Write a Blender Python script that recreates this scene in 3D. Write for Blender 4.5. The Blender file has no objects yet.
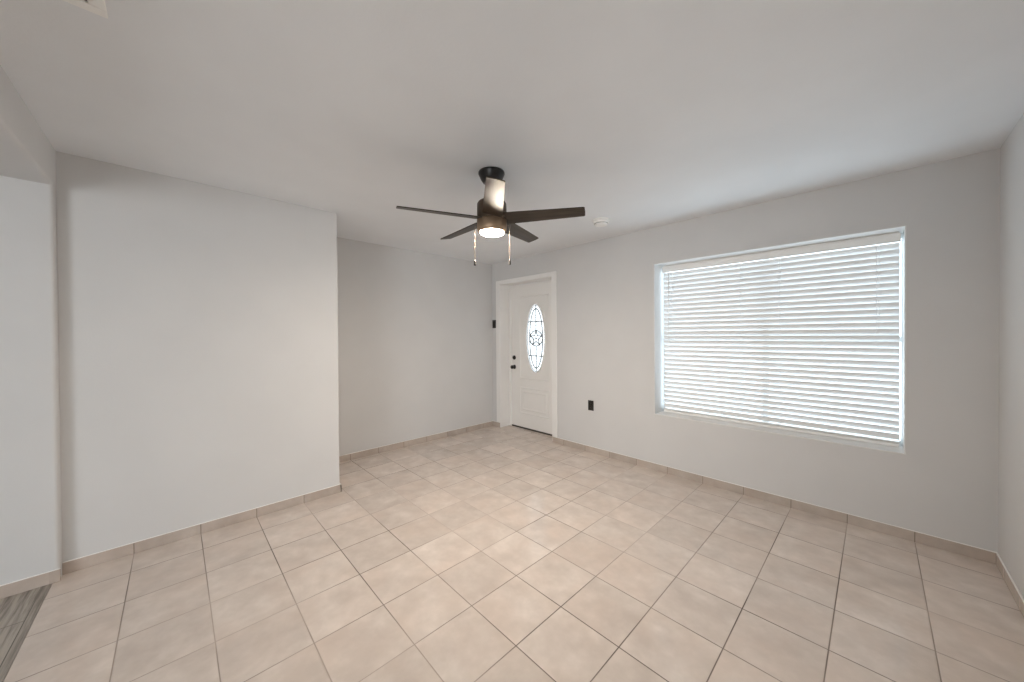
import bpy, bmesh, math, random
from mathutils import Vector, Matrix
random.seed(7)
S = bpy.context.scene
COL = S.collection
PI = math.pi

# ------------------------------------------------------------------ measures (metres)
H = 2.44                                  # ceiling
WL, WA = -3.2506, -4.02                   # projecting left wall, recessed left wall
D, DT = 3.4846, 0.262                     # front wall face and its thickness
Y0, Y1 = -0.484, 1.0335                   # ends of the projecting left wall
R = 0.5013                                # right wall
TS, TX, TY = 0.3178, -2.6798, 0.1161      # floor tile module and joint origin
BH, BT = 0.066, 0.010                     # tile skirting
HB = 2.222                                # underside of the beam over the opening
DX0, DX1, DZ = -3.852, -2.852, 2.122      # door opening
WX0, WX1, WZ0, WZ1 = -1.541, 0.141, 0.560, 2.075   # window opening
RX0, RX1, RY = -3.75, 3.1, -4.2           # room behind the camera

# ------------------------------------------------------------------ camera
cam_d = bpy.data.cameras.new('camera'); cam = bpy.data.objects.new('camera', cam_d); COL.objects.link(cam)
yaw, pit, rol = math.radians(46.2646), math.radians(-0.4697), math.radians(-0.3709)
fw = Vector((-math.sin(yaw)*math.cos(pit), math.cos(yaw)*math.cos(pit), math.sin(pit)))
rt = Vector((math.cos(yaw), math.sin(yaw), 0)); up = rt.cross(fw)
r2 = rt*math.cos(rol)+up*math.sin(rol); u2 = -rt*math.sin(rol)+up*math.cos(rol)
m = Matrix((r2, u2, -fw)).transposed().to_4x4(); m.translation = Vector((0, 0, 1.3655))
cam.matrix_world = m
cam_d.sensor_fit = 'HORIZONTAL'; cam_d.sensor_width = 36.0
cam_d.lens = 349.79*36/1024
cam_d.shift_x = (512-509.73)/1024; cam_d.shift_y = -(341-338.28)/1024
cam_d.clip_start = 0.02
S.camera = cam

# ------------------------------------------------------------------ sky, daylight, exposure
w = bpy.data.worlds.new('overcast_sky'); S.world = w; w.use_nodes = True
bg = w.node_tree.nodes['Background']; bg.inputs[0].default_value = (0.74, 0.89, 1.0, 1); bg.inputs[1].default_value = 3.9
S.view_settings.view_transform = 'Standard'; S.view_settings.look = 'None'
S.view_settings.exposure = 0.0; S.view_settings.gamma = 1.0; S.view_settings.use_curve_mapping = False
S.cycles.max_bounces = 14; S.cycles.diffuse_bounces = 9; S.cycles.glossy_bounces = 4
S.cycles.transparent_max_bounces = 12; S.cycles.use_denoising = True
S.cycles.sample_clamp_indirect = 6.0

def area(name, loc, rot, sx, sy, power, color, portal=False):
    l = bpy.data.lights.new(name, 'AREA'); l.shape = 'RECTANGLE'; l.size = sx; l.size_y = sy
    l.energy = power; l.color = color
    if portal: l.cycles.is_portal = True
    o = bpy.data.objects.new(name, l); o.location = loc; o.rotation_euler = rot; COL.objects.link(o); return o
# added area lamp for daylight from the unseen room behind the camera
area('added_rear_daylight', (1.45, RY-0.02, 1.08), (PI/2, 0, 0), 2.3, 2.0, 93, (1.0, 0.97, 0.94))
# portals that guide sky light through the front window and the door glass
area('sky_portal_window', ((WX0+WX1)/2, D+DT+0.01, (WZ0+WZ1)/2), (-PI/2, 0, 0), WX1-WX0, WZ1-WZ0, 1, (1, 1, 1), True)

# ------------------------------------------------------------------ materials
def nt(mat):
    mat.use_nodes = True; t = mat.node_tree; return t, t.nodes, t.links
def principled(name, col, rough=0.5, metal=0.0, spec=0.5, coat=0.0):
    mt = bpy.data.materials.new(name); t, n, l = nt(mt); b = n['Principled BSDF']
    b.inputs['Base Color'].default_value = (*col, 1); b.inputs['Roughness'].default_value = rough
    b.inputs['Metallic'].default_value = metal; b.inputs['Specular IOR Level'].default_value = spec
    b.inputs['Coat Weight'].default_value = coat
    return mt
def noise(n, scale, detail=3, rough=0.5, co=None, l=None):
    x = n.new('ShaderNodeTexNoise'); x.inputs['Scale'].default_value = scale
    x.inputs['Detail'].default_value = detail; x.inputs['Roughness'].default_value = rough
    if co is not None: l.new(co, x.inputs['Vector'])
    return x
def mixc(n, l, fac, a, b, mode='MIX'):
    x = n.new('ShaderNodeMix'); x.data_type = 'RGBA'; x.blend_type = mode
    for sock, v in ((x.inputs[0], fac), (x.inputs[6], a), (x.inputs[7], b)):
        if isinstance(v, bpy.types.NodeSocket): l.new(v, sock)
        elif isinstance(v, (int, float)): sock.default_value = v
        else: sock.default_value = (*v, 1)
    return x.outputs[2]
def mth(n, l, op, *a):
    x = n.new('ShaderNodeMath'); x.operation = op
    for i, v in enumerate(a):
        if isinstance(v, bpy.types.NodeSocket): l.new(v, x.inputs[i])
        else: x.inputs[i].default_value = v
    return x.outputs[0]
def maprange(n, l, v, a, b, c, d):
    x = n.new('ShaderNodeMapRange'); l.new(v, x.inputs[0])
    for i, q in enumerate((a, b, c, d)): x.inputs[i+1].default_value = q
    return x.outputs[0]

def painted(name, col, bump=0.12, scale=90, rough=0.55, spec=0.3):
    mt = principled(name, col, rough, spec=spec); t, n, l = nt(mt); b = n['Principled BSDF']
    tc = n.new('ShaderNodeTexCoord')
    a = noise(n, scale, 4, 0.6, tc.outputs['Object'], l); c = noise(n, 3.0, 2, 0.5, tc.outputs['Object'], l)
    bp = n.new('ShaderNodeBump'); bp.inputs['Strength'].default_value = bump; bp.inputs['Distance'].default_value = 0.004
    l.new(a.outputs['Fac'], bp.inputs['Height']); l.new(bp.outputs[0], b.inputs['Normal'])
    d = tuple(x*0.975 for x in col)
    l.new(mixc(n, l, maprange(n, l, c.outputs['Fac'], 0.35, 0.65, 0, 1), col, d), b.inputs['Base Color'])
    return mt
M = {}
M['wall'] = painted('wall_paint', (0.655, 0.655, 0.655), 0.10)
M['ceil'] = painted('ceiling_paint', (0.815, 0.835, 0.86), 0.16, 60)
M['trim'] = painted('trim_paint', (0.86, 0.855, 0.845), 0.02, 40, 0.35, 0.5)
M['lining'] = painted('reveal_paint', (0.75, 0.75, 0.745), 0.02, 40, 0.45, 0.4)
M['door'] = painted('door_paint', (0.83, 0.82, 0.80), 0.02, 40, 0.4, 0.5)
M['caulk'] = principled('caulk', (0.82, 0.81, 0.79), 0.6)
M['plastic'] = principled('white_plastic', (0.90, 0.895, 0.88), 0.4)
M['vinyl'] = principled('white_vinyl', (0.85, 0.86, 0.86), 0.35)
M['grey_gap'] = principled('shadow_grille', (0.30, 0.30, 0.29), 0.7)
M['black'] = principled('black_plastic', (0.022, 0.020, 0.018), 0.4)
M['blackmetal'] = principled('black_metal', (0.018, 0.016, 0.015), 0.35, 0.3)
M['bronze'] = principled('bronze_metal', (0.10, 0.073, 0.052), 0.42, 0.7)
M['fitter'] = principled('bloom_bronze_ring', (0.36, 0.25, 0.165), 0.45, 0.6)  # bronze lightened towards amber: the lamp's bloom is put into the colour
M['chain'] = principled('brass_chain', (0.24, 0.175, 0.125), 0.55, 0.2)
M['hinge'] = principled('dark_weatherstrip', (0.06, 0.05, 0.045), 0.6)
M['came'] = principled('lead_came', (0.13, 0.13, 0.13), 0.45, 0.5)
M['cord'] = principled('white_cord', (0.88, 0.88, 0.88), 0.7)

# blades: dark stained wood with a satin lacquer; specular tint paints the glare lamp-warm
mt = principled('dark_wood_blade', (0.05, 0.04, 0.033), 0.40, spec=0.28); mt.node_tree.nodes['Principled BSDF'].inputs['Specular Tint'].default_value = (1.0, 0.84, 0.64, 1); t, n, l = nt(mt); b = n['Principled BSDF']
tc = n.new('ShaderNodeTexCoord'); mp = n.new('ShaderNodeMapping'); mp.inputs['Scale'].default_value = (3, 60, 60)
l.new(tc.outputs['Object'], mp.inputs[0]); q = noise(n, 1.0, 5, 0.6, mp.outputs[0], l)
l.new(mixc(n, l, maprange(n, l, q.outputs['Fac'], 0.3, 0.7, 0, 1), (0.020, 0.016, 0.013), (0.062, 0.048, 0.038)), b.inputs['Base Color'])
M['blade'] = mt

# lamp lens
mt = bpy.data.materials.new('lamp_lens'); t, n, l = nt(mt); n.clear()
e = n.new('ShaderNodeEmission'); e.inputs[0].default_value = (1.0, 0.875, 0.74, 1); e.inputs[1].default_value = 535
o = n.new('ShaderNodeOutputMaterial'); l.new(e.outputs[0], o.inputs[0]); M['lens'] = mt

# blind slats: white faux wood, a little light comes through
mt = bpy.data.materials.new('blind_slat'); t, n, l = nt(mt); b = n['Principled BSDF']
b.inputs['Base Color'].default_value = (0.86, 0.86, 0.86, 1); b.inputs['Roughness'].default_value = 0.4
tr = n.new('ShaderNodeBsdfTranslucent'); tr.inputs[0].default_value = (0.9, 0.9, 0.9, 1)
mx = n.new('ShaderNodeMixShader'); mx.inputs[0].default_value = 0.035
l.new(b.outputs[0], mx.inputs[1]); l.new(tr.outputs[0], mx.inputs[2]); l.new(mx.outputs[0], n['Material Output'].inputs[0])
M['slat'] = mt

def glass(name, frost, tint=(0.97, 0.98, 0.98), tlv=1.0):
    mt = bpy.data.materials.new(name); t, n, l = nt(mt); n.clear()
    tp = n.new('ShaderNodeBsdfTransparent'); tp.inputs[0].default_value = (*tint, 1)
    tl = n.new('ShaderNodeBsdfTranslucent'); tl.inputs[0].default_value = (0.95*tlv, 0.97*tlv, tlv, 1)
    g = n.new('ShaderNodeBsdfGlossy'); g.inputs['Roughness'].default_value = 0.05
    a = n.new('ShaderNodeMixShader'); l.new(tp.outputs[0], a.inputs[1]); l.new(tl.outputs[0], a.inputs[2])
    if frost > 0.05:
        tc = n.new('ShaderNodeTexCoord'); q = noise(n, 45, 2, 0.5, tc.outputs['Object'], l)
        l.new(maprange(n, l, q.outputs['Fac'], 0.35, 0.65, frost-0.25, frost+0.25), a.inputs[0])
    else: a.inputs[0].default_value = frost
    fr = n.new('ShaderNodeLayerWeight'); fr.inputs['Blend'].default_value = 0.5
    fz = mth(n, l, 'MULTIPLY_ADD', mth(n, l, 'POWER', fr.outputs['Facing'], 5.0), 0.9, 0.03)
    c = n.new('ShaderNodeMixShader'); l.new(fz, c.inputs[0]); l.new(a.outputs[0], c.inputs[1]); l.new(g.outputs[0], c.inputs[2])
    o = n.new('ShaderNodeOutputMaterial'); l.new(c.outputs[0], o.inputs[0]); return mt
M['glass'] = glass('clear_glass', 0.0); M['art_glass'] = glass('textured_glass', 0.22, (0.90, 0.86, 0.825), 0.6)

# ceramic floor tile
def tile_material(name, joints, glaze=None):
    mt = principled(name, (0.5, 0.4, 0.35), 0.3, spec=0.5); t, n, l = nt(mt); b = n['Principled BSDF']
    tc = n.new('ShaderNodeTexCoord'); sx = n.new('ShaderNodeSeparateXYZ'); l.new(tc.outputs['Object'], sx.inputs[0])
    u = mth(n, l, 'DIVIDE', mth(n, l, 'SUBTRACT', sx.outputs[0], TX), TS)
    v = mth(n, l, 'DIVIDE', mth(n, l, 'SUBTRACT', sx.outputs[1], TY), TS)
    cb = n.new('ShaderNodeCombineXYZ'); l.new(mth(n, l, 'FLOOR', u), cb.inputs[0]); l.new(mth(n, l, 'FLOOR', v), cb.inputs[1])
    wn = n.new('ShaderNodeTexWhiteNoise'); wn.noise_dimensions = '3D'; l.new(cb.outputs[0], wn.inputs[0])
    off = n.new('ShaderNodeVectorMath'); off.operation = 'MULTIPLY_ADD'
    l.new(wn.outputs['Color'], off.inputs[0]); off.inputs[1].default_value = (9, 9, 9); l.new(tc.outputs['Object'], off.inputs[2])
    n1 = noise(n, 6.5, 4, 0.55, off.outputs[0], l); n2 = noise(n, 15, 4, 0.55, off.outputs[0], l); n3 = noise(n, 3.2, 2, 0.5, off.outputs[0], l)
    c = mixc(n, l, maprange(n, l, n1.outputs['Fac'], 0.30, 0.70, 0, 1), (0.545, 0.475, 0.425), (0.705, 0.635, 0.58))
    c = mixc(n, l, maprange(n, l, n3.outputs['Fac'], 0.42, 0.78, 0, 0.65), c, (0.655, 0.54, 0.465))
    c = mixc(n, l, maprange(n, l, n2.outputs['Fac'], 0.34, 0.78, 0, 0.50), c, (0.53, 0.465, 0.41))
    hsv = n.new('ShaderNodeHueSaturation'); l.new(c, hsv.inputs['Color'])
    l.new(maprange(n, l, wn.outputs['Value'], 0, 1, 0.95, 1.05), hsv.inputs['Value']); c = hsv.outputs[0]
    if glaze: c = mixc(n, l, 1.0, c, glaze, 'MULTIPLY')
    rg = maprange(n, l, n2.outputs['Fac'], 0.3, 0.7, 0.12, 0.19)
    if joints:
        def edge(q):
            f = mth(n, l, 'FRACT', q); return mth(n, l, 'MULTIPLY', mth(n, l, 'MINIMUM', f, mth(n, l, 'SUBTRACT', 1.0, f)), TS)
        dmin = mth(n, l, 'MINIMUM', edge(u), edge(v))
        mask = maprange(n, l, dmin, 0.0016, 0.0032, 1, 0)
        gn = noise(n, 1.1, 2, 0.5, tc.outputs['Object'], l)
        gc = mixc(n, l, maprange(n, l, gn.outputs['Fac'], 0.38, 0.62, 0, 1), (0.11, 0.085, 0.07), (0.42, 0.355, 0.305))
        c = mixc(n, l, mask, c, gc)
        rg2 = n.new('ShaderNodeMix'); l.new(mask, rg2.inputs[0]); l.new(rg, rg2.inputs[2]); rg2.inputs[3].default_value = 0.85
        rg = rg2.outputs[0]
        # each tile lies a fraction of a degree off level; joints sit lower
        nv = n.new('ShaderNodeVectorMath'); nv.operation = 'MULTIPLY_ADD'
        sub = n.new('ShaderNodeVectorMath'); sub.operation = 'SUBTRACT'; l.new(wn.outputs['Color'], sub.inputs[0]); sub.inputs[1].default_value = (.5, .5, .5)
        ge = n.new('ShaderNodeNewGeometry')
        l.new(sub.outputs[0], nv.inputs[0]); nv.inputs[1].default_value = (0.02, 0.02, 0.0); l.new(ge.outputs['Normal'], nv.inputs[2])
        nn = n.new('ShaderNodeVectorMath'); nn.operation = 'NORMALIZE'; l.new(nv.outputs[0], nn.inputs[0])
        bp = n.new('ShaderNodeBump'); bp.inputs['Strength'].default_value = 0.5; bp.inputs['Distance'].default_value = 0.002
        l.new(maprange(n, l, dmin, 0.0, 0.006, 0, 1), bp.inputs['Height']); l.new(nn.outputs[0], bp.inputs['Normal'])
        l.new(bp.outputs[0], b.inputs['Normal'])
    l.new(c, b.inputs['Base Color']); l.new(rg, b.inputs['Roughness'])
    return mt
M['tile'] = tile_material('floor_tile', True); M['skirt'] = tile_material('skirting_tile', False, (0.81, 0.795, 0.78))
M['grout'] = principled('grout', (0.17, 0.14, 0.115), 0.85)

# grey-brown planks of the next room
mt = principled('wood_planks', (0.2, 0.17, 0.14), 0.45); t, n, l = nt(mt); b = n['Principled BSDF']
tc = n.new('ShaderNodeTexCoord'); mp = n.new('ShaderNodeMapping'); l.new(tc.outputs['Object'], mp.inputs[0])
bk = n.new('ShaderNodeTexBrick'); l.new(mp.outputs[0], bk.inputs[0]); bk.offset = 0.37
bk.inputs['Scale'].default_value = 1; bk.inputs['Brick Width'].default_value = 1.2; bk.inputs['Row Height'].default_value = 0.18; bk.inputs['Mortar Size'].default_value = 0.002
for i, c in ((1, (0.44, 0.40, 0.355)), (2, (0.36, 0.325, 0.285)), (3, (0.10, 0.09, 0.08))): bk.inputs[i].default_value = (*c, 1)
mp2 = n.new('ShaderNodeMapping'); mp2.inputs['Scale'].default_value = (1.6, 30, 1); l.new(tc.outputs['Object'], mp2.inputs[0])
gr = noise(n, 1.5, 6, 0.65, mp2.outputs[0], l)
l.new(mixc(n, l, maprange(n, l, gr.outputs['Fac'], 0.36, 0.56, 0, 1), (0.17, 0.15, 0.13), bk.outputs[0]), b.inputs['Base Color'])
M['wood'] = mt

# ------------------------------------------------------------------ mesh helpers
def bx(bm, x0, x1, y0, y1, z0, z1, bev=0.0, mi=0, seg=2):
    vs = [bm.verts.new((x, y, z)) for x in (x0, x1) for y in (y0, y1) for z in (z0, z1)]
    fs = []
    for q in ((0, 1, 3, 2), (4, 6, 7, 5), (0, 4, 5, 1), (2, 3, 7, 6), (0, 2, 6, 4), (1, 5, 7, 3)):
        f = bm.faces.new([vs[i] for i in q]); f.material_index = mi; fs.append(f)
    if bev > 0:
        ed = list({e for f in fs for e in f.edges})
        r = bmesh.ops.bevel(bm, geom=ed, offset=bev, segments=seg, profile=0.5, affect='EDGES')
        for f in r['faces']: f.material_index = mi
def lathe(bm, prof, seg=48, cx=0, cy=0, mi=0):
    rings = []
    for r, z in prof:
        if r < 1e-6: rings.append([bm.verts.new((cx, cy, z))])
        else: rings.append([bm.verts.new((cx+r*math.cos(2*PI*k/seg), cy+r*math.sin(2*PI*k/seg), z)) for k in range(seg)])
    for a, b in zip(rings, rings[1:]):
        for k in range(seg):
            k2 = (k+1) % seg
            if len(a) == 1 and len(b) == 1: continue
            if len(a) == 1: f = bm.faces.new((a[0], b[k], b[k2]))
            elif len(b) == 1: f = bm.faces.new((a[k], a[k2], b[0]))
            else: f = bm.faces.new((a[k], a[k2], b[k2], b[k]))
            f.material_index = mi; f.smooth = True
def tube(bm, pts, r, seg=8, closed=False, mi=0):
    P = [Vector(p) for p in pts]; N = len(P); rings = []
    prev = None
    for i, p in enumerate(P):
        if closed: tg = (P[(i+1) % N]-P[i-1]).normalized()
        else: tg = (P[min(i+1, N-1)]-P[max(i-1, 0)]).normalized()
        a = prev if prev is not None else (Vector((0, 1, 0)) if abs(tg.y) < 0.9 else Vector((1, 0, 0)))
        a = (a-tg*a.dot(tg)).normalized(); b = tg.cross(a); prev = a
        rings.append([bm.verts.new(p+(a*math.cos(2*PI*k/seg)+b*math.sin(2*PI*k/seg))*r) for k in range(seg)])
    for i in range(N if closed else N-1):
        A, B = rings[i], rings[(i+1) % N]
        for k in range(seg):
            f = bm.faces.new((A[k], A[(k+1) % seg], B[(k+1) % seg], B[k])); f.smooth = True; f.material_index = mi
    if not closed: bm.faces.new(rings[0]); bm.faces.new(rings[-1])
def obj(name, bm, mats, parent=None, smooth_angle=None):
    bmesh.ops.recalc_face_normals(bm, faces=bm.faces)
    me = bpy.data.meshes.new(name); bm.to_mesh(me); bm.free()
    for q in (mats if isinstance(mats, (list, tuple)) else [mats]): me.materials.append(q)
    o = bpy.data.objects.new(name, me); COL.objects.link(o)
    if parent: o.parent = parent
    return o
def struct(name, bm, mats, parent=None):
    o = obj(name, bm, mats, parent)
    if parent is None: o['kind'] = 'structure'
    return o
def empty(name, loc):
    o = bpy.data.objects.new(name, None); o.location = loc; o.empty_display_size = 0.1; COL.objects.link(o)
    bpy.context.view_layer.update(); return o
def thing(name, label, cat, loc=(0, 0, 0), group=None):
    o = empty(name, loc); tag(o, label, cat, group); return o
def tag(o, label, cat, group=None):
    o['label'] = label; o['category'] = cat
    if group: o['group'] = group
def B(): return bmesh.new()

# ------------------------------------------------------------------ room shell
bm = B(); bx(bm, WA-0.1, R+0.1, Y0-0.024, D+DT, -0.1, 0); struct('floor', bm, M['tile'])
bm = B(); bx(bm, RX0-0.1, RX1+0.1, RY-0.1, Y0-0.026, -0.1, 0); struct('floor.001', bm, M['wood'])
bm = B(); bx(bm, RX0-0.5, RX1+0.1, RY-0.1, D+DT, H, H+0.1); struct('ceiling', bm, M['ceil'])

def rounded_block(bm, x0, x1, y0, y1, z0, z1, corners, r=0.010, seg=5):
    """box in plan with chosen vertical corners (names like '++') rounded"""
    pl = []
    for sx, sy in ((1, 1), (-1, 1), (-1, -1), (1, -1)):
        cx, cy = (x1 if sx > 0 else x0), (y1 if sy > 0 else y0)
        if (sx, sy) in corners:
            a0 = {(1, 1): 0, (-1, 1): PI/2, (-1, -1): PI, (1, -1): 3*PI/2}[(sx, sy)]
            for k in range(seg+1):
                a = a0+PI/2*k/seg; pl.append((cx-sx*r+r*math.cos(a), cy-sy*r+r*math.sin(a)))
        else: pl.append((cx, cy))
    lo = [bm.verts.new((x, y, z0)) for x, y in pl]; hi = [bm.verts.new((x, y, z1)) for x, y in pl]
    bm.faces.new(lo[::-1]); bm.faces.new(hi); N = len(pl)
    for i in range(N): bm.faces.new((lo[i], lo[(i+1) % N], hi[(i+1) % N], hi[i]))

SP = -3.178                                # face of the stub wall under the beam
bm = B(); rounded_block(bm, WA-0.1, WL, Y0, Y1, 0, H, {(1, 1)}); struct('wall_left', bm, M['wall'])
bm = B(); bx(bm, WA-0.1, WA, Y1, D+DT, 0, H); struct('wall_alcove', bm, M['wall'])
# front wall with door and window openings
bm = B()
xs = [WA-0.1, DX0, DX1, WX0, WX1, R+0.12]
bx(bm, xs[0], xs[1], D, D+DT, 0, H); bx(bm, xs[1], xs[2], D, D+DT, DZ, H); bx(bm, xs[2], xs[3], D, D+DT, 0, H)
bx(bm, xs[3], xs[4], D, D+DT, 0, WZ0); bx(bm, xs[3], xs[4], D, D+DT, WZ1, H); bx(bm, xs[4], xs[5], D, D+DT, 0, H)
bmesh.ops.remove_doubles(bm, verts=bm.verts, dist=1e-5)
struct('wall_front', bm, M['wall'])
bm = B(); rounded_block(bm, R, R+0.12, Y0-0.24, D, 0, H, {(-1, -1)}); struct('wall_right', bm, M['wall'])
# stub wall at the end of the opening, and the beam across it
bm = B(); rounded_block(bm, WA-0.1, SP, Y0-0.212, Y0-0.0006, 0, HB+0.006, {(1, 1), (1, -1)}, 0.016); struct('wall_stub', bm, M['wall'])
bm = B()
rr = 0.016; prof = [(Y0, H), (Y0-0.24, H)]
prof += [(Y0-0.24+rr-rr*math.cos(a), HB+rr-rr*math.sin(a)) for a in [PI/2*k/5 for k in range(6)]]
prof += [(Y0-rr+rr*math.sin(a), HB+rr-rr*math.cos(a)) for a in [PI/2*k/5 for k in range(6)]]
A = [bm.verts.new((WL-0.3, y, z)) for y, z in prof]; Bv = [bm.verts.new((R+0.06, y, z)) for y, z in prof]
bm.faces.new(A); bm.faces.new(Bv[::-1])
for i in range(len(prof)):
    f = bm.faces.new((A[i], A[(i+1) % len(prof)], Bv[(i+1) % len(prof)], Bv[i]))
struct('wall_beam', bm, M['wall'])
# room behind the camera, with an assumed unglazed opening for the added daylight lamp
bm = B(); bx(bm, RX0-0.1, RX0, RY, Y0-0.212, 0, H); struct('wall_rear_left', bm, M['wall'])
bm = B(); bx(bm, RX1, RX1+0.1, RY, Y0-0.12, 0, H); struct('wall_rear_right', bm, M['wall'])
bm = B(); bx(bm, R+0.12, RX1+0.1, Y0-0.24, Y0-0.12, 0, H); struct('wall_partition', bm, M['wall'])
bm = B(); bx(bm, RX0-0.1, 0.3, RY-0.1, RY, 0, H); bx(bm, 2.6, RX1+0.1, RY-0.1, RY, 0, H); bx(bm, 0.3, 2.6, RY-0.1, RY, 2.08, H)
struct('wall_rear', bm, M['wall'])

# ------------------------------------------------------------------ tile skirting
def skirting(name, runs):
    """runs: (axis, fixed face, out-direction, from, to, joints)"""
    bm = B()
    for ax, face, od, a, b, js in runs:
        cuts = [a]+[j for j in sorted(js) if a+0.02 < j < b-0.02]+[b]
        for s, e in zip(cuts, cuts[1:]):
            s2, e2 = s+(0.0016 if s != a else 0), e-(0.0016 if e != b else 0)
            lo, hi = sorted((face, face+od*BT))
            if ax == 'y': bx(bm, lo, hi, s2, e2, 0, BH, 0.0015, 0, 1)
            else: bx(bm, s2, e2, lo, hi, 0, BH, 0.0015, 0, 1)
        lo, hi = sorted((face, face+od*(BT-0.0025)))
        if ax == 'y': bx(bm, lo, hi, a+0.002, b-0.002, 0, BH-0.001, 0, 1)
        else: bx(bm, a+0.002, b-0.002, lo, hi, 0, BH-0.001, 0, 1)
        # caulk bead along the top
        lo, hi = sorted((face, face+od*0.008))
        if ax == 'y': bx(bm, lo, hi, a, b, BH-0.0005, BH+0.0045, 0.002, 2, 1)
        else: bx(bm, a, b, lo, hi, BH-0.0005, BH+0.0045, 0.002, 2, 1)
    return struct(name, bm, [M['skirt'], M['grout'], M['caulk']])
jy = [TY+TS*k for k in range(-3, 13)]; jx = [TX+TS*k for k in range(-5, 12)]
skirting('baseboard_left', [('y', WL, 1, Y0, Y1+BT, jy), ('x', Y1, 1, WA, WL+BT, [])])
skirting('baseboard_stub', [('y', SP, 1, Y0-0.212, Y0+0.004, [])])
skirting('baseboard_alcove', [('y', WA, 1, Y1+BT, D, jy)])
skirting('baseboard_front', [('x', D, -1, WA+BT, DX0, []), ('x', D, -1, DX1-0.004, R, jx)])
skirting('baseboard_right', [('y', R, -1, Y0-0.2, D-BT, jy)])

# ------------------------------------------------------------------ door casing, door
CW, CT = 0.074, 0.011
bm = B()
def casing_bar(bm, x0, x1, z0, z1): bx(bm, x0, x1, D-CT, D, z0, z1, 0.004)
casing_bar(bm, DX0-CW, DX0, BH+0.005, DZ+0.052); casing_bar(bm, DX1, DX1+CW, BH+0.005, DZ+0.052)
casing_bar(bm, DX0+0.0005, DX1-0.0005, DZ, DZ+0.052)
# white lining of the deep opening
bx(bm, DX0, DX0+0.008, D-CT+0.004, D+DT, 0, DZ); bx(bm, DX1-0.008, DX1, D-CT+0.004, D+DT, 0, DZ)
bx(bm, DX0+0.008, DX1-0.008, D-CT+0.004, D+DT, DZ-0.008, DZ)
struct('trim_1', bm, M['trim'])

YD = D+0.19                                # face of the door leaf
LX0, LX1, LZ0, LZ1 = -3.800, -2.888, 0.022, 2.098
dr = empty('door_1', ((LX0+LX1)/2, YD, 0)); dr['kind'] = 'structure'
def loc(bm):                               # world coordinates into the door's own
    bmesh.ops.translate(bm, verts=bm.verts, vec=(-(LX0+LX1)/2, -YD, 0)); return bm
bm = B()
bx(bm, DX0+0.009, LX0-0.003, YD-0.012, D+DT-0.002, 0, DZ-0.009, 0.002); bx(bm, LX1+0.003, DX1-0.009, YD-0.012, D+DT-0.002, 0, DZ-0.009, 0.002)
bx(bm, LX0-0.003, LX1+0.003, YD-0.012, D+DT-0.002, LZ1+0.004, DZ-0.009, 0.002)
obj('door_frame', loc(bm), M['trim'], dr)
OCX, OCZ, OA, OB = -3.317, 1.322, 0.178, 0.487
bm = B(); N = 96
th = 0.042
def rect_hit(a, hw0, hw1, hz0, hz1):
    c, s = math.cos(a), math.sin(a); t = 1e9
    if c > 1e-9: t = min(t, hw1/c)
    if c < -1e-9: t = min(t, hw0/c)
    if s > 1e-9: t = min(t, hz1/s)
    if s < -1e-9: t = min(t, hz0/s)
    return c*t, s*t
hw0, hw1, hz0, hz1 = LX0-OCX, LX1-OCX, LZ0-OCZ, LZ1-OCZ
angs = sorted([2*PI*k/N for k in range(N)]+[math.atan2(z, x) % (2*PI) for x in (hw0, hw1) for z in (hz0, hz1)])
rows = []
for y in (YD, YD+th):
    out = []; inn = []
    for a in angs:
        x, z = rect_hit(a, hw0, hw1, hz0, hz1); out.append(bm.verts.new((OCX+x, y, OCZ+z)))
        k = 1/math.sqrt((math.cos(a)/OA)**2+(math.sin(a)/OB)**2)
        inn.append(bm.verts.new((OCX+k*math.cos(a), y, OCZ+k*math.sin(a))))
    rows.append((out, inn))
K = len(angs)
for i in range(K):
    j = (i+1) % K
    (o0, i0), (o1, i1) = rows
    bm.faces.new((o0[i], o0[j], i0[j], i0[i])); bm.faces.new((o1[i], i1[i], i1[j], o1[j]))
    bm.faces.new((o0[i], o1[i], o1[j], o0[j])); bm.faces.new((i0[i], i0[j], i1[j], i1[i]))
# raised panel mouldings on the leaf
def mould(bm, x0, x1, z0, z1, w=0.022, h=0.007):
    def ring(d, y): return [bm.verts.new((x, y, z)) for x, z in ((x0+d, z0+d), (x1-d, z0+d), (x1-d, z1-d), (x0+d, z1-d))]
    rs = [ring(0, YD-0.0005), ring(w*0.3, YD-h), ring(w*0.55, YD-h), ring(w*0.8, YD-0.002), ring(w, YD-0.0005)]
    for a, b in zip(rs, rs[1:]):
        for i in range(4): bm.faces.new((a[i], a[(i+1) % 4], b[(i+1) % 4], b[i]))
mould(bm, -3.630, -3.060, 0.735, 1.935); mould(bm, -3.630, -3.060, 0.222, 0.610); mould(bm, -3.575, -3.115, 0.275, 0.557, 0.03, 0.006)
obj('door_leaf', loc(bm), M['door'], dr)
bm = B(); bx(bm, LX0-0.012, LX1+0.012, YD-0.004, D+DT-0.004, 0.001, 0.019, 0.003); obj('threshold', loc(bm), M['hinge'], dr)
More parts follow.
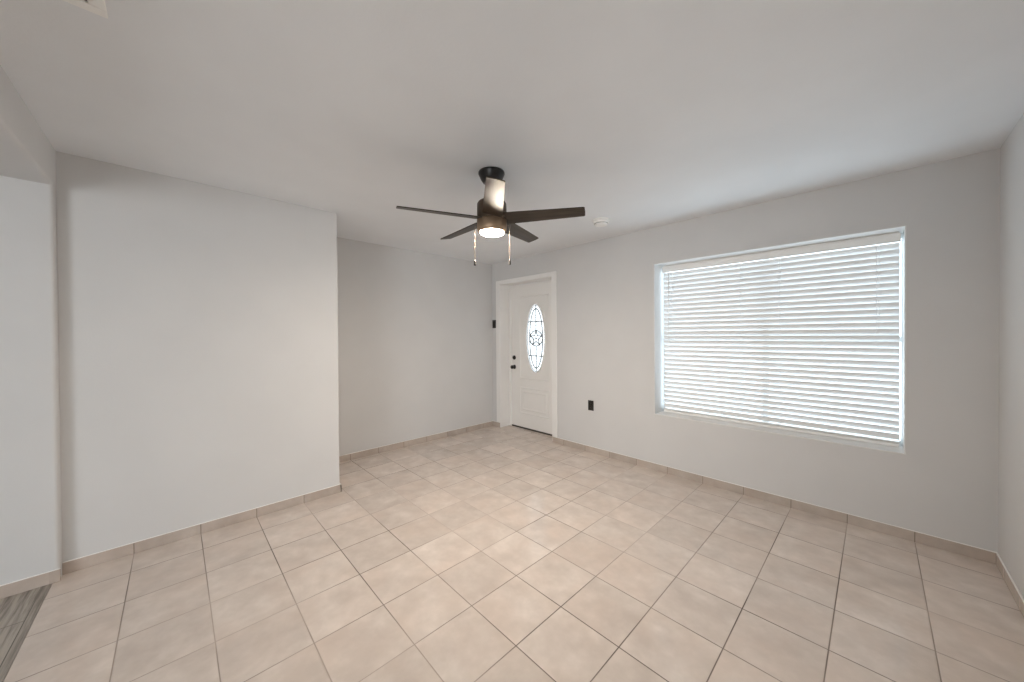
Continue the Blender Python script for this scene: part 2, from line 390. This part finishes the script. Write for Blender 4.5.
# oval light
def ell(a, b, y, n=72): return [(OCX+a*math.cos(2*PI*k/n), y, OCZ+b*math.sin(2*PI*k/n)) for k in range(n)]
bm = B(); tube(bm, ell(OA, OB, YD-0.001), 0.0105, 8, True); obj('oval_frame', loc(bm), M['trim'], dr)
bm = B()
ri = [[bm.verts.new(v) for v in ell(OA-0.004, OB-0.004, y)] for y in (YD+0.016, YD+0.022)]
bm.faces.new(ri[0]); bm.faces.new(ri[1][::-1])
for k in range(72): bm.faces.new((ri[0][k], ri[0][(k+1) % 72], ri[1][(k+1) % 72], ri[1][k]))
gl = obj('oval_glass', loc(bm), M['art_glass'], dr)
bm = B(); yc = YD+0.014; cr = 0.0078
tube(bm, ell(0.163, 0.470, yc), 0.004, 6, True); tube(bm, ell(0.122, 0.422, yc), cr, 6, True)
def seg(x0, z0, x1, z1, r=cr): tube(bm, [(OCX+x0, yc, OCZ+z0), (OCX+x1, yc, OCZ+z1)], r, 6)
CR = 0.108
for zz in (0.237, -0.249):
    k = 0.163*math.sqrt(1-(zz/0.47)**2); seg(-k, zz, k, zz)
seg(0, CR, 0, 0.47); seg(0, -0.47, 0, -CR)
tube(bm, [(OCX+CR*1.1*math.cos(2*PI*k/40), yc, OCZ+CR*math.sin(2*PI*k/40)) for k in range(40)], cr, 6, True)
st = [(CR*math.cos(PI/2+2*PI*k/5), CR*math.sin(PI/2+2*PI*k/5)) for k in range(5)]
si = [(CR*0.42*math.cos(PI/2+PI/5+2*PI*k/5), CR*0.42*math.sin(PI/2+PI/5+2*PI*k/5)) for k in range(5)]
for k in range(5):
    seg(*st[k], *si[k]); seg(*si[k], *st[(k+1) % 5]); seg(0, 0, *si[k], 0.003)
    bmesh.ops.create_uvsphere(bm, u_segments=10, v_segments=6, radius=0.014, matrix=Matrix.Translation((OCX+st[k][0], yc, OCZ+st[k][1])))
bmesh.ops.create_uvsphere(bm, u_segments=10, v_segments=6, radius=0.012, matrix=Matrix.Translation((OCX, yc, OCZ)))
obj('came', loc(bm), M['came'], dr)
# lever, rose and dead bolt
def rot_lathe(bm, prof, x, z, y):          # axis along -y
    b2 = bmesh.new(); lathe(b2, prof, 28)
    bmesh.ops.rotate(b2, verts=b2.verts, matrix=Matrix.Rotation(PI/2, 3, 'X'))
    bmesh.ops.translate(b2, verts=b2.verts, vec=(x, y, z)); me = bpy.data.meshes.new('tmp'); b2.to_mesh(me); b2.free(); bm.from_mesh(me); bpy.data.meshes.remove(me)
bm = B()
rot_lathe(bm, [(0, 0), (0.032, 0), (0.032, 0.006), (0.027, 0.011), (0.013, 0.013), (0.011, 0.03), (0.016, 0.034), (0.027, 0.042), (0.029, 0.052), (0.024, 0.062), (0, 0.066)], -3.742, 0.893, YD)
obj('door_knob', loc(bm), M['blackmetal'], dr)
bm = B(); rot_lathe(bm, [(0, 0), (0.032, 0), (0.032, 0.008), (0.028, 0.013), (0, 0.014)], -3.742, 1.034, YD); bx(bm, -3.748, -3.736, YD-0.03, YD-0.012, 1.016, 1.052, 0.003)
obj('dead_bolt', loc(bm), M['blackmetal'], dr)

# ------------------------------------------------------------------ front window
wn_ = empty('window_1', ((WX0+WX1)/2, D+DT, WZ0)); wn_['kind'] = 'structure'
def wl(bm): bmesh.ops.translate(bm, verts=bm.verts, vec=(-(WX0+WX1)/2, -(D+DT), -WZ0)); return bm
bm = B(); t_ = 0.006                       # white lining of the opening
bx(bm, WX0, WX0+t_, D-0.001, D+DT, WZ0, WZ1); bx(bm, WX1-t_, WX1, D-0.001, D+DT, WZ0, WZ1)
bx(bm, WX0+t_, WX1-t_, D-0.001, D+DT, WZ1-t_, WZ1); bx(bm, WX0+t_, WX1-t_, D-0.001, D+DT, WZ0, WZ0+t_)
obj('reveal_lining', wl(bm), M['lining'], wn_)
yf0, yf1 = D+0.222, D+DT-0.002
MX = -0.66
ax0, ax1, az0, az1 = WX0+t_, WX1-t_, WZ0+t_, WZ1-t_
bm = B(); f_ = 0.035
bx(bm, ax0, ax0+0.016, yf0, yf1, az0, az1, 0.002); bx(bm, ax1-0.008, ax1, yf0, yf1, az0, az1, 0.002)
bx(bm, ax0+0.008, ax1-0.008, yf0, yf1, az0, az0+f_, 0.003); bx(bm, ax0+0.008, ax1-0.008, yf0, yf1, az1-f_, az1, 0.003)
bx(bm, MX-0.022, MX+0.022, yf0, yf1, az0+f_, az1-f_, 0.003)
bx(bm, ax0+0.008, MX-0.022, yf0+0.004, yf1, 1.30, 1.34, 0.003); bx(bm, MX+0.022, ax1-0.008, yf0+0.004, yf1, 1.30, 1.34, 0.003)
obj('window_frame', wl(bm), M['vinyl'], wn_)
bm = B(); bx(bm, ax0+0.004, ax1-0.004, yf0+0.022, yf0+0.026, az0+f_-0.004, az1-f_+0.004); obj('window_pane', wl(bm), M['glass'], wn_)

# ------------------------------------------------------------------ venetian blind
BX0, BX1, BY = -1.511, 0.118, D+0.182      # slat ends, slat centre line
bl = thing('window_blind', 'closed white horizontal-slat blind hanging in the deep front window recess', 'blind', ((BX0+BX1)/2, BY, WZ1-t_))
def bl_(bm): bmesh.ops.translate(bm, verts=bm.verts, vec=(-(BX0+BX1)/2, -BY, -(WZ1-t_))); return bm
bm = B(); bx(bm, BX0-0.008, BX1+0.004, BY-0.034, BY-0.026, 1.998, 2.056, 0.003); bx(bm, BX0, BX1, BY-0.024, BY+0.026, 2.016, WZ1-t_, 0.003)
obj('valance', bl_(bm), M['plastic'], bl)
SLW, PITCH, TILT = 0.0505, 0.0462, math.radians(62.5)
bm = B(); L = (BX1-BX0)/2; n_ = 8
top = []; bot = []
for i in range(n_+1):
    s = -SLW/2+SLW*i/n_; bow = 0.0022*(1-(2*s/SLW)**2)
    hh = 0.0013 if 0 < i < n_ else 0.0007
    # room-side edge (s<0) up
    for lst, q in ((top, hh), (bot, -hh)):
        dn = bow+q
        y = s*math.cos(TILT)+dn*math.sin(TILT)*-1; z = -s*math.sin(TILT)+dn*math.cos(TILT)*-1
        lst.append([bm.verts.new((x, y, z)) for x in (-L, L)])
loop = top+bot[::-1]
for a, b in zip(loop, loop[1:]+loop[:1]):
    f = bm.faces.new((a[0], a[1], b[1], b[0])); f.smooth = False
bm.faces.new([v[0] for v in loop]); bm.faces.new([v[1] for v in loop][::-1])
s0 = obj('slat', bm, M['slat'], bl)
zs = []; z = 1.974
while z > 0.630: zs.append(z); z -= PITCH
for i, z in enumerate(zs):
    o = s0 if i == 0 else s0.copy()
    if i: COL.objects.link(o); o.parent = bl
    o.location = (0, 0, z-(WZ1-t_))
bm = B(); bx(bm, BX0, BX1, BY-0.026, BY+0.026, 0.567, 0.588, 0.004)
bx(bm, BX0, BX1, BY-0.025, BY+0.025, 0.5895, 0.5925, 0.001, 0, 1); bx(bm, BX0, BX1, BY-0.0245, BY+0.0245, 0.5950, 0.5980, 0.001, 0, 1); bx(bm, BX0, BX1, BY-0.025, BY+0.025, 0.6005, 0.6035, 0.001, 0, 1)
obj('bottom_rail', bl_(bm), M['plastic'], bl)
for i, x in enumerate((-1.415, -0.828, -0.552, 0.012)):
    bm = B(); yq = BY-SLW/2*math.cos(TILT)-0.005
    for dx in (-0.006, 0.006): tube(bm, [(x+dx, yq, 0.60), (x+dx, yq, 2.03)], 0.0011, 6)
    for q in zs: tube(bm, [(x-0.006, yq, q+0.018), (x+0.006, yq, q+0.018)], 0.001, 5)
    obj('ladder_cord', bl_(bm), M['cord'], bl)
bm = B(); tube(bm, [(-1.452, BY-0.042, 1.27), (-1.452, BY-0.042, 1.99)], 0.0042, 8); tube(bm, [(-1.452, BY-0.042, 1.985), (-1.452, BY-0.030, 2.012)], 0.002, 6)
obj('tilt_wand', bl_(bm), M['plastic'], bl)

# ------------------------------------------------------------------ ceiling fan
FX, FY = -1.752, 1.520
fan = thing('ceiling_fan', 'dark bronze five-bladed ceiling fan with lit lamp hanging from the ceiling', 'ceiling fan', (FX, FY, H))
bm = B(); lathe(bm, [(0, 0), (0.086, 0), (0.087, -0.010), (0.082, -0.022), (0.070, -0.048), (0.058, -0.066), (0.034, -0.074), (0, -0.075)]); obj('canopy', bm, M['blackmetal'], fan)
bm = B(); lathe(bm, [(0, -0.070), (0.013, -0.070), (0.013, -0.168), (0.024, -0.170), (0.026, -0.190), (0, -0.190)], 24); obj('down_rod', bm, M['blackmetal'], fan)
bm = B(); lathe(bm, [(0, -0.186), (0.060, -0.188), (0.088, -0.196), (0.097, -0.210), (0.098, -0.312), (0.094, -0.314), (0, -0.314)], 56); obj('motor_housing', bm, M['bronze'], fan)
bm = B(); lathe(bm, [(0.060, -0.318), (0.094, -0.3145), (0.0985, -0.318), (0.0985, -0.370), (0.0955, -0.384), (0.088, -0.392), (0.080, -0.394), (0.077, -0.390), (0.060, -0.385)], 56); obj('lamp_fitter', bm, M['fitter'], fan)
bm = B(); lathe(bm, [(0.060, -0.386), (0.0755, -0.388), (0.0770, -0.394), (0.0755, -0.4000), (0.064, -0.4055), (0.038, -0.409), (0, -0.410)], 56); obj('lamp_lens', bm, M['lens'], fan)
bm = B()                                    # blade along +x, trailing corner rounded a touch
PB = math.radians(13); ol = [(0.090, -0.066), (0.20, -0.063), (0.592, -0.048), (0.600, -0.043), (0.603, 0.0), (0.602, 0.043), (0.594, 0.048), (0.20, 0.063), (0.090, 0.066)]
lo = []; hi = []
for r, s in ol:
    for lst, hgt in ((lo, -0.003), (hi, 0.003)):
        lst.append(bm.verts.new((r, s*math.cos(PB)+hgt*math.sin(PB), -s*math.sin(PB)+hgt*math.cos(PB))))
bm.faces.new(lo); bm.faces.new(hi[::-1])
for i in range(len(ol)): bm.faces.new((lo[i], lo[(i+1) % len(ol)], hi[(i+1) % len(ol)], hi[i]))
b0 = obj('fan_blade', bm, M['blade'], fan)
for k in range(5):
    o = b0 if k == 0 else b0.copy()
    if k: COL.objects.link(o); o.parent = fan
    o.location = (0, 0, 2.132-H); o.rotation_euler = (0, 0, math.radians(33+72*k))
for (dx, dy), zend in (((-0.0690, -0.0895), 1.832), ((0.0800, 0.0850), 1.838)):
    bm = B(); zt = 2.09-H; zb = zend+0.028-H
    d_ = Vector((dx, dy)).normalized()*0.094
    tube(bm, [(d_.x, d_.y, zt), (dx*0.98, dy*0.98, zt+0.001), (dx, dy, zt-0.006), (dx, dy, zb)], 0.0014, 6)
    k = 0
    while zt-0.012-0.0075*k > zb:
        bmesh.ops.create_icosphere(bm, subdivisions=1, radius=0.0025, matrix=Matrix.Translation((dx, dy, zt-0.012-0.0075*k))); k += 1
    ch = obj('pull_chain', bm, M['chain'], fan)
    bm = B(); lathe(bm, [(0, zb+0.003), (0.0045, zb+0.002), (0.0060, zb-0.006), (0.0078, zb-0.024), (0.0068, zb-0.033), (0, zb-0.034)], 14, dx, dy); obj('chain_pendant', bm, M['black'], ch)

# ------------------------------------------------------------------ smoke alarm, air grille, plates
sm = thing('smoke_detector', 'round white smoke detector on the ceiling right of the fan', 'smoke detector', (-1.776, 2.892, H))
bm = B(); lathe(bm, [(0, 0), (0.079, 0), (0.079, -0.008), (0.075, -0.012), (0, -0.012)]); obj('base_plate', bm, M['plastic'], sm)
bm = B(); lathe(bm, [(0, -0.012), (0.066, -0.012), (0.070, -0.016), (0.069, -0.030), (0.062, -0.034), (0.060, -0.036), (0.060, -0.041), (0.054, -0.050), (0.030, -0.053), (0, -0.053)]); obj('body', bm, M['plastic'], sm)
bm = B(); lathe(bm, [(0.0605, -0.0352), (0.0625, -0.0352), (0.0625, -0.0395), (0.0605, -0.0395), (0.0605, -0.0352)]); obj('sounder_slot', bm, M['grey_gap'], sm)

GX0, GX1, GY0, GY1 = -1.777, -1.421, -0.455, -0.150
vt = thing('air_vent', 'white metal louvred air vent on the ceiling at the top left', 'vent', ((GX0+GX1)/2, (GY0+GY1)/2, H))
cx_, cy_ = (GX1-GX0)/2, (GY1-GY0)/2; fl = 0.040
bm = B()
bx(bm, -cx_, -cx_+fl, -cy_, cy_, -0.008, 0, 0.003); bx(bm, cx_-fl, cx_, -cy_, cy_, -0.008, 0, 0.003)
bx(bm, -cx_+fl, cx_-fl, -cy_, -cy_+fl, -0.008, 0, 0.003); bx(bm, -cx_+fl, cx_-fl, cy_-fl, cy_, -0.008, 0, 0.003)
obj('vent_frame', bm, M['plastic'], vt)
bm = B(); bx(bm, -cx_+fl-0.002, cx_-fl+0.002, -cy_+fl-0.002, cy_-fl+0.002, -0.0015, 0); obj('vent_throat', bm, M['grey_gap'], vt)
bm = B(); lw = 0.016; tl_ = math.radians(35)
ya, za = lw/2*math.cos(tl_), lw/2*math.sin(tl_)
v8 = [bm.verts.new((x, s*ya+e*0.0008, -s*za)) for x in (-cx_+fl, cx_-fl) for s in (-1, 1) for e in (-1, 1)]
for q in ((0, 1, 3, 2), (4, 6, 7, 5), (0, 4, 5, 1), (2, 3, 7, 6), (0, 2, 6, 4), (1, 5, 7, 3)): bm.faces.new([v8[i] for i in q])
lv = obj('louver', bm, M['plastic'], vt); k = 0; y = cy_-fl-0.012
while y > -cy_+fl+0.006:
    o = lv if k == 0 else lv.copy()
    if k: COL.objects.link(o); o.parent = vt
    o.location = (0, y, -0.0065); y -= 0.0175; k += 1

def plate(name, label, cat, x, z, w, h):
    o = thing(name, label, cat, (x, D, z)); bm = B(); bx(bm, -w/2, w/2, -0.006, 0, -h/2, h/2, 0.0025); obj('cover_plate', bm, M['black'], o); return o
sw = plate('light_switch', 'black light switch plate on the wall left of the front door', 'light switch', -3.976, 1.538, 0.076, 0.122)
bm = B(); bx(bm, -0.017, 0.017, -0.009, -0.0055, -0.033, 0.033, 0.0015); obj('rocker', bm, M['blackmetal'], sw)
ou = plate('wall_outlet', 'black electrical outlet low on the wall right of the front door', 'outlet', -2.283, 0.546, 0.074, 0.116)
for s in (-1, 1):
    bm = B(); bx(bm, -0.0165, 0.0165, -0.0085, -0.0055, s*0.0195-0.0145, s*0.0195+0.0145, 0.003); so = obj('socket', bm, M['blackmetal'], ou)
    for i in (-1, 1):
        bm = B(); bx(bm, i*0.0065-0.001, i*0.0065+0.001, -0.0092, -0.0083, s*0.0195-0.004, s*0.0195+0.005); obj('slot', bm, M['grey_gap'], so)
